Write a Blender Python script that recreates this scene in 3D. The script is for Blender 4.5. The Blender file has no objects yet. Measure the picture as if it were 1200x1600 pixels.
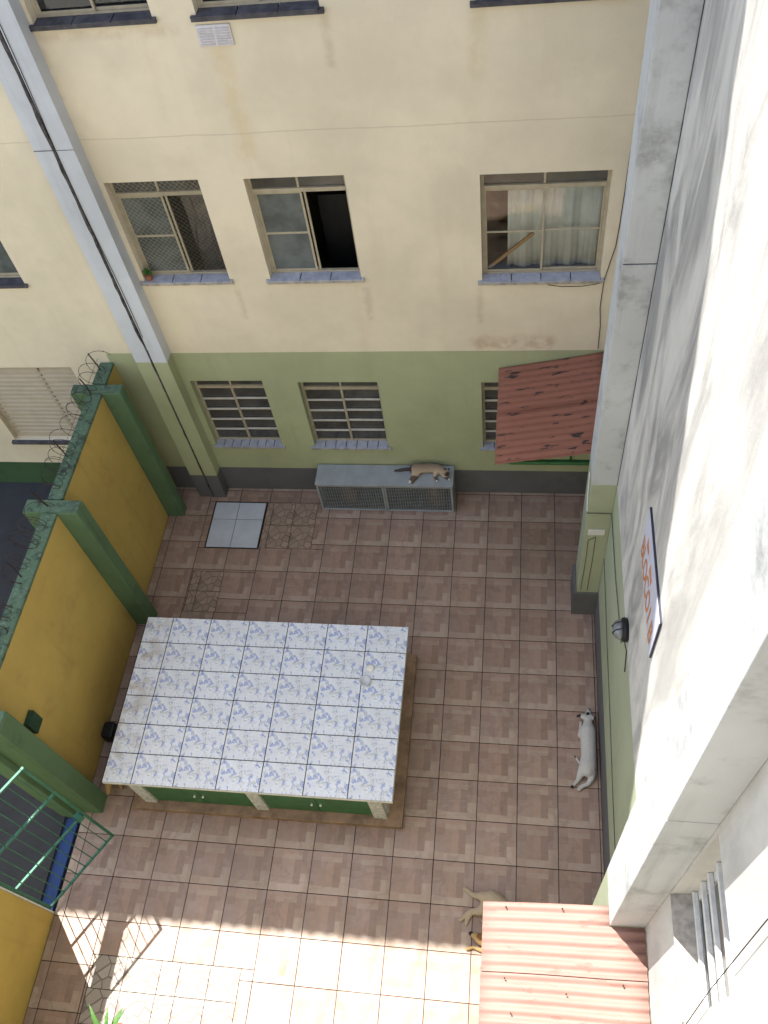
import bpy, bmesh, math, random
from mathutils import Vector, Matrix
random.seed(7)
SC = bpy.context.scene
COL = SC.collection

# ------------------------------------------------------------------ camera
cam_d = bpy.data.cameras.new('camera'); cam = bpy.data.objects.new('camera', cam_d); COL.objects.link(cam)
RX = Vector((0.98890053, 0.09980647, -0.11006549))
RY = Vector((0.0196536, -0.82214731, -0.56893545))
RZ = Vector((-0.14727349, 0.56045738, -0.81498346))
M = Matrix((RX, -RY, -RZ)).transposed().to_4x4()
M.translation = Vector((-0.5443, -6.8087, 10.0769))
cam.matrix_world = M
cam_d.sensor_fit = 'VERTICAL'; cam_d.sensor_height = 36.0; cam_d.lens = 30.82
cam_d.clip_start = 0.05; cam_d.clip_end = 2000
SC.camera = cam

# ------------------------------------------------------------------ sky, sun, exposure
SUN = Vector((0.78, -0.905, -2.40)).normalized()      # direction the light travels
world = bpy.data.worlds.new('World'); SC.world = world; world.use_nodes = True
wn = world.node_tree; wn.nodes.clear()
sky = wn.nodes.new('ShaderNodeTexSky'); sky.sky_type = 'NISHITA'; sky.sun_disc = False
sky.sun_elevation = math.asin(-SUN.z); sky.sun_rotation = math.atan2(-SUN.x, -SUN.y)
sky.altitude = 500; sky.air_density = 1.0; sky.dust_density = 1.6
bg = wn.nodes.new('ShaderNodeBackground'); bg.inputs['Strength'].default_value = 0.15
wo = wn.nodes.new('ShaderNodeOutputWorld')
wn.links.new(sky.outputs[0], bg.inputs[0]); wn.links.new(bg.outputs[0], wo.inputs[0])
sun_d = bpy.data.lights.new('sun', 'SUN'); sun_d.energy = 4.0; sun_d.angle = math.radians(0.4); sun_d.color = (1.0, 0.975, 0.94)
sun = bpy.data.objects.new('sun', sun_d); COL.objects.link(sun)
sun.rotation_euler = SUN.to_track_quat('-Z', 'Y').to_euler(); sun.location = (-6, 8, 20)
SC.view_settings.view_transform = 'Standard'; SC.view_settings.look = 'None'
SC.view_settings.exposure = 1.8; SC.view_settings.gamma = 1.0; SC.view_settings.use_curve_mapping = False
SC.cycles.max_bounces = 7; SC.cycles.diffuse_bounces = 4; SC.cycles.glossy_bounces = 2

# ------------------------------------------------------------------ materials
class G:
    def __init__(s, name):
        s.m = bpy.data.materials.new(name); s.m.use_nodes = True; s.t = s.m.node_tree; s.t.nodes.clear()
        s.out = s.n('ShaderNodeOutputMaterial'); s.b = s.n('ShaderNodeBsdfPrincipled'); s.l(s.b.outputs[0], s.out.inputs[0])
        s.geo = s.n('ShaderNodeNewGeometry')
    def n(s, t): return s.t.nodes.new(t)
    def l(s, a, b): s.t.links.new(a, b)
    def set(s, sock, v):
        if hasattr(v, 'is_output'): s.l(v, sock)
        elif isinstance(v, (tuple, list)) and len(v) == 3 and sock.type == 'RGBA': sock.default_value = (*v, 1)
        else: sock.default_value = v
    def scaled(s, vec, sc):
        m = s.n('ShaderNodeVectorMath'); m.operation = 'MULTIPLY'; s.l(vec, m.inputs[0]); m.inputs[1].default_value = sc; return m.outputs[0]
    def noise(s, scale, vec=None, detail=4, rough=.6, dist=0):
        x = s.n('ShaderNodeTexNoise'); x.inputs['Scale'].default_value = scale; x.inputs['Detail'].default_value = detail
        x.inputs['Roughness'].default_value = rough; x.inputs['Distortion'].default_value = dist
        s.l(vec or s.geo.outputs['Position'], x.inputs['Vector']); return x.outputs['Fac']
    def ramp(s, f, a, b, lo=0., hi=1.):
        r = s.n('ShaderNodeMapRange'); r.interpolation_type = 'SMOOTHSTEP'; s.l(f, r.inputs[0])
        for i, v in enumerate((a, b, lo, hi)): r.inputs[i+1].default_value = v
        return r.outputs[0]
    def mix(s, f, a, b, mode='MIX'):
        x = s.n('ShaderNodeMix'); x.data_type = 'RGBA'; x.blend_type = mode
        s.set(x.inputs[0], f); s.set(x.inputs[6], a); s.set(x.inputs[7], b); return x.outputs[2]
    def math(s, op, a, b=0.):
        x = s.n('ShaderNodeMath'); x.operation = op; s.set(x.inputs[0], a); s.set(x.inputs[1], b); return x.outputs[0]
    def sep(s, vec=None):
        x = s.n('ShaderNodeSeparateXYZ'); s.l(vec or s.geo.outputs['Position'], x.inputs[0]); return x.outputs
    def obj(s): return s.n('ShaderNodeTexCoord').outputs['Object']
    def rand(s): return s.n('ShaderNodeObjectInfo').outputs['Random']
    def bump(s, f, strength=.2, dist=.01):
        x = s.n('ShaderNodeBump'); x.inputs['Strength'].default_value = strength; x.inputs['Distance'].default_value = dist
        s.l(f, x.inputs['Height']); s.l(x.outputs[0], s.b.inputs['Normal'])
    def fin(s, col, rough=.8, metal=0., spec=.3):
        s.set(s.b.inputs['Base Color'], col); s.set(s.b.inputs['Roughness'], rough); s.b.inputs['Metallic'].default_value = metal
        s.b.inputs['Specular IOR Level'].default_value = spec; return s.m
def mul(c, k): return tuple(min(1, x*k) for x in c)
def simple(name, col, rough=.7, var=.12, scale=6., bump=.15, bscale=120., metal=0., spec=.3, tint=0.):
    g = G(name); c = g.mix(g.ramp(g.noise(scale), .3, .7), mul(col, 1-var), mul(col, 1+var))
    if tint: c = g.mix(g.ramp(g.rand(), 0, 1, 0, tint), c, mul(col, .45))
    if bump: g.bump(g.noise(bscale, detail=2), bump, .004)
    return g.fin(c, rough, metal, spec)
def plaster(name, col, dirt, streak=.35, blotch=.25, drough=.9, bump=.35, extra=None):
    g = G(name); P = g.geo.outputs['Position']
    c = g.mix(g.ramp(g.noise(.8, detail=4, rough=.65), .3, .7), mul(col, .90), mul(col, 1.06))
    c = g.mix(g.ramp(g.noise(2.6, detail=5, rough=.7), .5, .78, 0, blotch), c, dirt)
    st = g.noise(1.0, g.scaled(P, (5.5, 5.5, .35)), detail=4, rough=.7)
    c = g.mix(g.ramp(st, .53, .78, 0, streak), c, dirt)
    if extra: c = extra(g, c)
    g.bump(g.noise(28, detail=3, rough=.7), bump, .006)
    return g.fin(c, drough, 0, .25)

def box_mask(g, c, x0, x1, z0, z1, soft, amount, col, ax='X'):
    s = g.sep(); wob = g.math('MULTIPLY', g.math('SUBTRACT', g.noise(6, detail=5), .5), soft*3)
    h = g.math('ADD', s[ax], wob); z = g.math('ADD', s['Z'], wob)
    m = g.math('MULTIPLY', g.math('MULTIPLY', g.ramp(h, x0-soft, x0+soft), g.ramp(h, x1-soft, x1+soft, 1, 0)),
               g.math('MULTIPLY', g.ramp(z, z0-soft, z0+soft), g.ramp(z, z1-soft, z1+soft, 1, 0)))
    m = g.math('MULTIPLY', m, g.ramp(g.noise(9, detail=5), .25, .6, 0, amount))
    return g.mix(m, c, col)
def cream_extra(g, c):
    s = g.sep()
    # hairline joint between the floors, a leak below the vent, scuffed patch above the canopy
    wob = g.math('MULTIPLY', g.math('SUBTRACT', g.noise(1.2), .5), .05)
    d = g.math('ABSOLUTE', g.math('SUBTRACT', g.math('ADD', s['Z'], wob), 5.6))
    c = g.mix(g.ramp(d, .003, .009, .28, 0), c, (.32, .25, .17))
    c = box_mask(g, c, -3.18, -3.02, 5.3, 6.4, .05, .32, (.62, .46, .20))
    c = box_mask(g, c, -1.05, -.15, 2.80, 2.98, .07, .5, (.40, .24, .15))
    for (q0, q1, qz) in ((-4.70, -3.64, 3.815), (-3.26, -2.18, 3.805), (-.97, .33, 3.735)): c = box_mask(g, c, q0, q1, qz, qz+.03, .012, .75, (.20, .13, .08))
    for (q0, q1, qz) in ((-3.66, -3.60, 3.3), (-2.22, -2.15, 3.25), (-.99, -.93, 3.2), (-4.74, -4.68, 6.0), (-2.2, -2.13, 6.1)): c = box_mask(g, c, q0, q1, qz, qz+.5, .035, .30, (.36, .27, .16))
    c = box_mask(g, c, -1.0, -.85, 6.0, 6.6, .06, .35, (.55, .46, .25))
    c = box_mask(g, c, -4.9, -3.4, 6.52, 6.61, .04, .22, (.36, .22, .10))
    return c
MT = {}
MT['cream'] = plaster('cream_paint', (.73, .635, .465), (.56, .44, .27), .2, .18, extra=cream_extra)
MT['green'] = plaster('pale_green_paint', (.39, .41, .235), (.25, .24, .13), .25, .2)
MT['skirt'] = plaster('grey_skirting_paint', (.13, .128, .126), (.06, .055, .05), .3, .35)
MT['white'] = plaster('white_column_paint', (.56, .575, .59), (.33, .33, .33), .35, .2)
def rw_extra(g, c):
    P = g.geo.outputs['Position']; s = g.sep()
    st = g.noise(1.0, g.scaled(P, (1, 2.3, .62)), detail=7, rough=.62, dist=.9)
    m = g.math('MULTIPLY', g.ramp(st, .38, .68, 0, .80), g.ramp(s['Y'], -5.2, -2.4, .45, 1))  # mould, thinner towards the near end: sunlit paleness put into the mask
    c = g.mix(m, c, (.19, .185, .18))
    return c
MT['rwall'] = plaster('mouldy_white_wall_paint', (.60, .58, .53), (.33, .31, .27), .5, .3, extra=rw_extra)
MT['rgreen'] = plaster('washed_green_wall_paint', (.36, .385, .26), (.24, .25, .17), .35, .2)
MT['colmould'] = plaster('stained_grey_white_paint', (.52, .53, .52), (.20, .20, .19), .35, .75)
MT['yellow'] = plaster('mustard_yellow_paint', (.51, .36, .10), (.30, .19, .06), .32, .4)
MT['dgreen'] = plaster('dark_green_paint', (.105, .175, .09), (.05, .08, .045), .5, .5)
def coping_extra(g, c):
    c = g.mix(g.ramp(g.noise(9, detail=5, rough=.75), .48, .66, 0, .85), c, (.035, .05, .04))
    return g.mix(g.ramp(g.noise(23, detail=4, rough=.7), .56, .68, 0, .6), c, (.25, .29, .25))
MT['coping'] = plaster('mossy_green_coping', (.10, .16, .10), (.03, .045, .03), .5, .8, bump=.8, extra=coping_extra)
MT['paleblock'] = plaster('pale_block_paint', (.56, .545, .50), (.4, .37, .3), .2, .2)
MT['nskirt'] = plaster('neighbour_green_skirting', (.05, .10, .045), (.02, .03, .02), .4, .5)
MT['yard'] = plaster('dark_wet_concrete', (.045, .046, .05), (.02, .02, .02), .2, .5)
MT['ground'] = simple('bare_ground', (.18, .14, .10), .95)
MT['blue'] = plaster('blue_painted_threshold', (.035, .07, .20), (.02, .03, .06), .2, .5)
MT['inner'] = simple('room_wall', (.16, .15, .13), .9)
MT['grout'] = simple('dark_brown_grout', (.045, .026, .018), .95, .3, 12)
MT['alu'] = simple('beige_metal_frame', (.40, .34, .235), .45, .1, 10, .05, metal=.0, spec=.5)
MT['barwhite'] = simple('pale_bar_paint', (.55, .52, .45), .5, .1, 10, .05, spec=.4)
MT['silltile'] = simple('bluish_grey_sill_tile', (.36, .365, .40), .35, .15, 14, .03, spec=.5)
MT['sill'] = simple('cement_sill', (.36, .33, .29), .9, .25, 14, .3, 60)
MT['slate_shade'] = simple('dirty_slate_and_shade', (.075, .07, .075), .75, .35, 9, .3, 60)  # sill colour; also stands in for shade behind the shutter slats and mesh doors
MT['beige'] = simple('beige_shutter_paint', (.47, .40, .30), .6, .06, 5, .05)
MT['curtain'] = simple('white_curtain_cloth', (.76, .74, .69), .95, .06, 8)
MT['rag'] = simple('grey_rag', (.22, .20, .18), .95, .2, 9)
MT['wood'] = simple('pale_timber', (.46, .27, .12), .7, .2, 20)
MT['black'] = simple('black_plastic', (.012, .012, .013), .5, .2, 10)
MT['wire'] = simple('rusty_dark_wire', (.045, .032, .026), .7, .3, 20, 0, metal=.3)
MT['cable'] = simple('black_cable', (.03, .025, .022), .7, .2, 20, 0)
MT['paintcable'] = simple('painted_over_cable', (.12, .125, .08), .8, .2, 20, 0)
MT['lightcable'] = simple('pale_conduit', (.6, .6, .58), .5, .1, 20, 0)
MT['joint'] = simple('dark_joint_filler', (.075, .066, .06), .95, .5, 18, .5, 60)
MT['tablegrout'] = simple('grey_table_grout', (.04, .038, .036), .95)
MT['flowerside'] = simple('white_tile_edge', (.62, .60, .54), .5, .12, 12)
MT['cabgreen'] = simple('cabinet_green_paint', (.030, .115, .042), .45, .18, 7, .1, spec=.45)
MT['knob'] = simple('white_knob', (.7, .68, .6), .3, .05, 6, 0, spec=.5)
MT['greytile'] = simple('marbled_grey_pillar_tile', (.48, .48, .46), .4, .35, 30, .05)
MT['cage'] = simple('grey_cabinet_paint', (.30, .315, .315), .55, .08, 5, .06, spec=.4)
MT['mesh'] = simple('grey_wire_mesh', (.30, .32, .30), .55, .15, 20, 0)
MT['gate'] = simple('green_gate_paint', (.026, .135, .08), .5, .2, 14, .1, spec=.4)
MT['gatedk'] = simple('dark_green_box_paint', (.02, .06, .028), .6, .25, 14, .1)
MT['cyl'] = simple('rusty_brown_cylinder', (.13, .08, .055), .6, .4, 8, .1)
MT['cylv'] = simple('pale_valve', (.45, .38, .25), .4, .2, 10, 0)
MT['plate'] = simple('sign_plate', (.56, .57, .66), .4, .05, 8, .03, spec=.4)
MT['signedge'] = simple('sign_frame', (.03, .03, .05), .5, .1, 8, 0)
MT['orange'] = simple('orange_lettering', (.50, .22, .10), .5, .15, 20, 0)
MT['paper'] = simple('white_paper', (.62, .58, .56), .8, .06, 20)
MT['glassy'] = simple('clear_glass', (.5, .52, .52), .08, .05, 10, 0, spec=.6)
MT['leaf'] = simple('green_leaf', (.06, .14, .03), .5, .35, 14, .1, spec=.35)
MT['pot'] = simple('clay_pot', (.30, .11, .06), .8, .2, 14)
MT['roof'] = simple('roof_sheet', (.25, .23, .21), .85, .2, 3)
MT['lampglass'] = simple('ribbed_lamp_glass', (.17, .18, .18), .2, .15, 20, .05, spec=.6)
MT['plinth'] = simple('brown_plinth_tile', (.25, .16, .10), .6, .3, 6, .15)

def sheet_mat(name, col, flake, amount):
    g = G(name); P = g.geo.outputs['Position']
    c = g.mix(g.ramp(g.noise(4, g.scaled(P, (.6, 4, 1)), detail=5), .3, .7), mul(col, .92), mul(col, 1.06))
    f = g.noise(5.5, g.scaled(P, (.8, 3.2, .3)), detail=6, rough=.62)
    c = g.mix(g.ramp(f, .60, .64, 0, amount), c, flake)
    c = g.mix(g.ramp(g.noise(26, g.scaled(P, (.5, 1.6, 1)), detail=3), .62, .72, 0, .45), c, mul(flake, 1.6))
    g.bump(g.noise(50), .2, .004); return g.fin(c, .75, 0, .25)
MT['rsheet'] = sheet_mat('flaking_red_roof_sheet', (.265, .108, .068), (.035, .026, .025), .95)
MT['psheet'] = sheet_mat('faded_terracotta_roof_sheet', (.31, .178, .145), (.20, .105, .08), .5)

def glass_mat(name, tint, refl, fros=0., fcol=(.2, .22, .21)):
    g = G(name); g.t.nodes.remove(g.b)
    tr = g.n('ShaderNodeBsdfTransparent'); tr.inputs[0].default_value = (*tint, 1)
    gl = g.n('ShaderNodeBsdfGlossy'); gl.inputs['Roughness'].default_value = .04 + fros*.25
    fr = g.n('ShaderNodeFresnel'); fr.inputs[0].default_value = 1.5
    f = g.math('ADD', g.math('MULTIPLY', fr.outputs[0], refl), .02)
    mx = g.n('ShaderNodeMixShader'); base = tr.outputs[0]
    if fros:
        di = g.n('ShaderNodeBsdfDiffuse'); g.set(di.inputs[0], g.mix(g.ramp(g.noise(4), .3, .7), mul(fcol, .7), mul(fcol, 1.3)))
        m2 = g.n('ShaderNodeMixShader'); m2.inputs[0].default_value = fros; g.l(tr.outputs[0], m2.inputs[1]); g.l(di.outputs[0], m2.inputs[2]); base = m2.outputs[0]
    g.l(f, mx.inputs[0]); g.l(base, mx.inputs[1]); g.l(gl.outputs[0], mx.inputs[2]); g.l(mx.outputs[0], g.out.inputs[0]); return g.m
MT['pane'] = glass_mat('window_glass', (.93, .95, .94), .7)
MT['frost'] = glass_mat('frosted_window_glass', (.5, .55, .52), 1.0, .75, (.135, .15, .14))
MT['dusty'] = glass_mat('dusty_window_glass', (.6, .62, .6), 1.0, .5, (.135, .13, .12))

def tile_mat():
    g = G('printed_floor_tile'); a = g.n('ShaderNodeVertexColor'); a.layer_name = 'print'
    c = a.outputs[0]
    c = g.mix(g.ramp(g.noise(16, detail=5, rough=.7), .3, .75, 0, .5), c, g.mix(1., c, (.80, .70, .66), 'MULTIPLY'))
    c = g.mix(g.ramp(g.rand(), 0, 1, 0, .32), c, g.mix(1., c, (.72, .62, .56), 'MULTIPLY'))
    c = g.mix(g.ramp(g.noise(.7, detail=5), .45, .72, 0, .35), c, (.20, .13, .09))
    c = g.mix(g.ramp(g.noise(45, detail=2), .70, .76, 0, .6), c, (.10, .06, .04))
    c = g.mix(g.ramp(g.math('ABSOLUTE', g.math('SUBTRACT', g.noise(1.3, detail=4, dist=.5), .52)), .006, .03, .22, 0), c, (.16, .11, .08))
    g.bump(g.noise(40, detail=3), .12, .003)
    r = g.ramp(g.noise(3, detail=4), .3, .7, .35, .6)
    return g.fin(c, r, 0, .4)
MT['tile'] = tile_mat()
def pebble_mat(name, base, line, sc):
    g = G(name); v = g.n('ShaderNodeTexVoronoi'); v.feature = 'DISTANCE_TO_EDGE'; v.inputs['Scale'].default_value = sc; v.inputs['Randomness'].default_value = .9
    g.l(g.obj(), v.inputs['Vector'])
    w = g.n('ShaderNodeTexVoronoi'); w.inputs['Scale'].default_value = sc; w.inputs['Randomness'].default_value = .9; g.l(g.obj(), w.inputs['Vector'])
    s = g.n('ShaderNodeSeparateColor'); g.l(w.outputs['Color'], s.inputs[0])
    c = g.mix(s.outputs[0], mul(base, .8), mul(base, 1.15))
    c = g.mix(g.ramp(g.noise(30), .35, .7, 0, .35), c, mul(base, .65))
    c = g.mix(g.ramp(v.outputs['Distance'], .02, .07, .9, 0), c, line)
    return g.fin(c, .5, 0, .35)
MT['pebble'] = pebble_mat('pebble_print_tile', (.33, .235, .17), (.17, .12, .09), 9)
MT['pebbleL'] = pebble_mat('pale_crazy_paving_print_tile', (.40, .34, .28), (.15, .11, .09), 7.5)
MT['whitetile'] = simple('plain_white_tile', (.50, .52, .54), .3, .06, 5, .02, spec=.5)
def flower_mat():
    g = G('blue_flower_print_tile'); o = g.obj()
    c = g.mix(g.ramp(g.noise(6, o, detail=2), .35, .65), (.63, .65, .68), (.72, .74, .76))  # slight blue in the white stands in for sky reflection
    big = g.noise(12.5, o, detail=3, rough=.55, dist=.4); fine = g.noise(52, o, detail=2)
    off = g.n('ShaderNodeVectorMath'); off.operation = 'ADD'; g.l(o, off.inputs[0]); off.inputs[1].default_value = (3.3, 1.7, 2.2)
    leaf = g.noise(22, off.outputs[0], detail=3, rough=.6, dist=.8)
    c = g.mix(g.ramp(leaf, .565, .63, 0, .6), c, (.36, .39, .36))
    c = g.mix(g.ramp(big, .545, .60, 0, .88), c, g.mix(g.ramp(fine, .38, .62), (.17, .22, .46), (.40, .46, .66)))
    x = g.sep(o)
    def stroke(x0, x1, y0, y1, k):       # a printed twig
        xx = g.math('ADD', x['X'], g.math('MULTIPLY', x['Y'], k)); e = .004
        return g.math('MULTIPLY', g.math('MULTIPLY', g.ramp(xx, x0-e, x0+e), g.ramp(xx, x1-e, x1+e, 1, 0)), g.math('MULTIPLY', g.ramp(x['Y'], y0-e, y0+e), g.ramp(x['Y'], y1-e, y1+e, 1, 0)))
    tw = g.math('ADD', stroke(.018, .026, -.01, .055, .15), g.math('ADD', stroke(-.035, .02, -.016, -.009, .6), stroke(.03, .065, -.022, -.014, -.5)))
    c = g.mix(g.math('MULTIPLY', tw, .45), c, (.13, .13, .12))
    c = g.mix(g.ramp(g.noise(1.7, detail=5, rough=.7), .58, .8, 0, .35), c, (.36, .28, .18))
    w = g.sep()
    edge = g.math('MULTIPLY', g.ramp(w['X'], -4.95, -4.5, 1, 0), g.ramp(g.noise(6, detail=5), .45, .65, 0, .6))
    c = g.mix(edge, c, (.34, .24, .12))
    c = g.mix(g.ramp(g.rand(), 0, 1, 0, .14), c, (.42, .40, .36))
    return g.fin(c, .3, 0, .5)
MT['flower'] = flower_mat()
def vcol(name, rough=.95):
    g = G(name); a = g.n('ShaderNodeVertexColor'); a.layer_name = 'coat'; c = a.outputs[0]
    P = g.obj()
    c = g.mix(g.ramp(g.noise(90, P, detail=4), .3, .7, 0, .45), c, g.mix(1., c, (.72, .68, .64), 'MULTIPLY'))
    g.bump(g.noise(160, P, detail=3), .5, .006); return g.fin(c, rough, 0, .15)
MT['fur'] = vcol('short_fur')

# ------------------------------------------------------------------ mesh helpers
class MB:
    def __init__(s): s.v = []; s.f = []; s.m = []
    def quad(s, a, b, c, d, m=0):
        i = len(s.v); s.v += [tuple(a), tuple(b), tuple(c), tuple(d)]; s.f.append((i, i+1, i+2, i+3)); s.m.append(m); return s
    def box(s, x0, x1, y0, y1, z0, z1, m=0):
        i = len(s.v)
        s.v += [(x, y, z) for z in (z0, z1) for y in (y0, y1) for x in (x0, x1)]
        for f in ((0, 2, 3, 1), (4, 5, 7, 6), (0, 1, 5, 4), (2, 6, 7, 3), (0, 4, 6, 2), (1, 3, 7, 5)):
            s.f.append(tuple(i+k for k in f)); s.m.append(m)
        return s
    def hexa(s, p, m=0):      # 8 points ordered like box
        i = len(s.v); s.v += [tuple(q) for q in p]
        for f in ((0, 2, 3, 1), (4, 5, 7, 6), (0, 1, 5, 4), (2, 6, 7, 3), (0, 4, 6, 2), (1, 3, 7, 5)):
            s.f.append(tuple(i+k for k in f)); s.m.append(m)
        return s
    def tube(s, pts, r, n=6, m=0, closed=False):
        pts = [Vector(p) for p in pts]; k = len(pts); rr = r if isinstance(r, (list, tuple)) else [r]*k
        i0 = len(s.v); up = None
        for j, p in enumerate(pts):
            a = pts[(j-1) % k] if (closed or j > 0) else p; b = pts[(j+1) % k] if (closed or j < k-1) else p
            t = (b-a).normalized()
            if up is None: up = t.orthogonal().normalized()
            up = (up - t*up.dot(t)); up = up.normalized() if up.length > 1e-6 else t.orthogonal().normalized()
            w = t.cross(up)
            for q in range(n):
                an = 2*math.pi*q/n; s.v.append(tuple(p + (up*math.cos(an) + w*math.sin(an))*rr[j]))
        for j in range(k if closed else k-1):
            for q in range(n):
                a = i0+j*n+q; b = i0+j*n+(q+1) % n; c = i0+((j+1) % k)*n+(q+1) % n; d = i0+((j+1) % k)*n+q
                s.f.append((a, b, c, d)); s.m.append(m)
        if not closed:
            s.f.append(tuple(i0+q for q in reversed(range(n)))); s.m.append(m)
            s.f.append(tuple(i0+(k-1)*n+q for q in range(n))); s.m.append(m)
        return s
    def lathe(s, prof, c=(0, 0, 0), n=20, m=0):
        i0 = len(s.v)
        for (r, z) in prof:
            for q in range(n):
                an = 2*math.pi*q/n; s.v.append((c[0]+r*math.cos(an), c[1]+r*math.sin(an), c[2]+z))
        for j in range(len(prof)-1):
            for q in range(n):
                a = i0+j*n+q; b = i0+j*n+(q+1) % n; s.f.append((a, b, b+n, a+n)); s.m.append(m)
        s.f.append(tuple(i0+q for q in reversed(range(n)))); s.m.append(m)
        s.f.append(tuple(i0+(len(prof)-1)*n+q for q in range(n))); s.m.append(m)
        return s
    def mesh(s, name):
        me = bpy.data.meshes.new(name); me.from_pydata(s.v, [], s.f); me.polygons.foreach_set('material_index', s.m); me.update(); return me
    def build(s, name, mats, parent=None, bevel=0, smooth=False, solid=0):
        me = s.mesh(name)
        for m in (mats if isinstance(mats, (list, tuple)) else [mats]): me.materials.append(MT[m])
        if smooth: me.polygons.foreach_set('use_smooth', [True]*len(me.polygons))
        return link(name, me, parent, bevel, solid)
def link(name, me, parent=None, bevel=0, solid=0):
    o = bpy.data.objects.new(name, me); COL.objects.link(o)
    if parent: o.parent = parent
    if solid: md = o.modifiers.new('solid', 'SOLIDIFY'); md.thickness = solid; md.offset = 0
    if bevel: md = o.modifiers.new('bevel', 'BEVEL'); md.width = bevel; md.segments = 2; md.limit_method = 'ANGLE'; md.angle_limit = math.radians(40)
    return o
def thing(name, label, cat, group=None, loc=(0, 0, 0)):
    o = bpy.data.objects.new(name, None); COL.objects.link(o); o.empty_display_size = .1
    return tag(o, label, cat, group)
def tag(o, label, cat, group=None):
    o['label'] = label; o['category'] = cat
    if group: o['group'] = group
    return o
def struct(o): o['kind'] = 'structure'; return o

YF = 0.50      # face of the far building
XW = 0.48      # face of the side building
XB = -5.52     # courtyard face of the boundary wall
TS = 0.45      # floor tile pitch

# ------------------------------------------------------------------ ground and floors
g_ = MB(); g_.quad((-300, -300, -.12), (300, -300, -.12), (300, 300, -.12), (-300, 300, -.12)); struct(g_.build('ground', 'ground'))
floor = struct(MB().box(XB+.004, XW+.1, -8.0, YF+.1, -.10, -.007).build('courtyard_floor', 'grout'))
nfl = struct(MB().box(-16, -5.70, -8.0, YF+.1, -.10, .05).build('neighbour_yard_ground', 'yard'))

# printed motif of one floor tile: rectangles (u0, v0, u1, v1, colour)
TC = dict(a=(.390, .288, .215), b=(.300, .203, .150), c=(.340, .236, .178), d=(.420, .322, .246), e=(.318, .230, .182), f=(.372, .252, .186))
MOTIF = [(0, 0, .24, .20, 'a'), (0, .20, .12, .60, 'e'), (.12, .20, .24, .60, 'c'), (0, .60, .24, .78, 'b'), (0, .78, .24, 1, 'c'),
         (.24, 0, .76, .18, 'd'), (.24, .18, .40, .76, 'c'), (.40, .18, .58, .76, 'f'), (.58, .18, .76, .76, 'b'),
         (.24, .76, .76, .88, 'a'), (.24, .88, .76, 1, 'f'), (.76, 0, .88, .44, 'd'), (.88, 0, 1, .44, 'a'), (.76, .44, 1, .64, 'c'), (.76, .64, .88, 1, 'b'), (.88, .64, 1, 1, 'e')]
def motif_mesh(name, u0=0, v0=0, u1=1, v1=1, tone=1., sw=0, size=TS):
    """tile clipped to (u0..u1, v0..v1); origin at the tile's own corner"""
    gp = .0042; V = []; F = []; C = []
    a0, b0, a1, b1 = u0*size+gp, v0*size+gp, u1*size-gp, v1*size-gp
    keys = list(TC)
    for (p0, q0, p1, q1, k) in MOTIF:
        x0 = max(a0, p0*size); x1 = min(a1, p1*size); y0 = max(b0, q0*size); y1 = min(b1, q1*size)
        if x1-x0 < 1e-4 or y1-y0 < 1e-4: continue
        i = len(V); V += [(x0, y0, 0), (x1, y0, 0), (x1, y1, 0), (x0, y1, 0)]; F.append((i, i+1, i+2, i+3))
        kk = keys[(keys.index(k)+sw) % 6] if sw and k in 'abcf' else k
        C.append(mul(TC[kk], tone))
    for (p, q) in (((a0, b0), (a1, b0)), ((a1, b0), (a1, b1)), ((a1, b1), (a0, b1)), ((a0, b1), (a0, b0))):
        i = len(V); V += [(p[0], p[1], -.009), (q[0], q[1], -.009), (q[0], q[1], 0), (p[0], p[1], 0)]; F.append((i, i+1, i+2, i+3)); C.append((.14, .08, .055))
    me = bpy.data.meshes.new(name); me.from_pydata(V, [], F); me.materials.append(MT['tile'])
    ca = me.color_attributes.new('print', 'FLOAT_COLOR', 'CORNER'); k = 0
    for p, c in zip(me.polygons, C):
        for li in p.loop_indices: ca.data[li].color = (*c, 1)
    me.update(); return me
FULL = [motif_mesh('tile', tone=t, sw=s) for t, s in ((1, 0), (1.05, 0), (.95, 0), (.98, 0), (1.02, 0))]
# areas laid with other tiles: x0, x1, y0, y1
PATCH = [(-4.86, -4.08, -.55, .25), (-4.07, -3.33, -.53, .25), (-4.93, -4.49, -1.56, -.93), (-4.92, -3.29, -7.4, -5.74)]
def subtract(rects, p):
    out = []
    for (x0, x1, y0, y1) in rects:
        a0, a1, b0, b1 = max(x0, p[0]), min(x1, p[1]), max(y0, p[2]), min(y1, p[3])
        if a0 >= a1-1e-6 or b0 >= b1-1e-6: out.append((x0, x1, y0, y1)); continue
        if b1 < y1: out.append((x0, x1, b1, y1))
        if b0 > y0: out.append((x0, x1, y0, b0))
        if a0 > x0: out.append((x0, a0, b0, b1))
        if a1 < x1: out.append((a1, x1, b0, b1))
    return out
for c in range(-13, 2):
    for r in range(-2, 16):
        X0, Y0 = c*TS, -(r+1)*TS
        x0, x1, y0, y1 = max(X0, XB+.006), min(X0+TS, XW-.001), max(Y0, -7.2), min(Y0+TS, YF-.001)
        if x1-x0 < .02 or y1-y0 < .02: continue
        rs = [(x0, x1, y0, y1)]
        for p in PATCH: rs = subtract(rs, p)
        for (a, b, d, e) in rs:
            if b-a < .02 or e-d < .02: continue
            if b-a > TS-.001 and e-d > TS-.001: me = random.choice(FULL)
            else: me = motif_mesh('tile', (a-X0)/TS, (d-Y0)/TS, (b-X0)/TS, (e-Y0)/TS, random.choice((.95, 1, 1.03)))
            o = link('tile', me, floor); o.location = (X0, Y0, random.uniform(-.0006, .0006))
            o.rotation_euler = (random.gauss(0, .0012), random.gauss(0, .0012), random.gauss(0, .0012))
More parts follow.
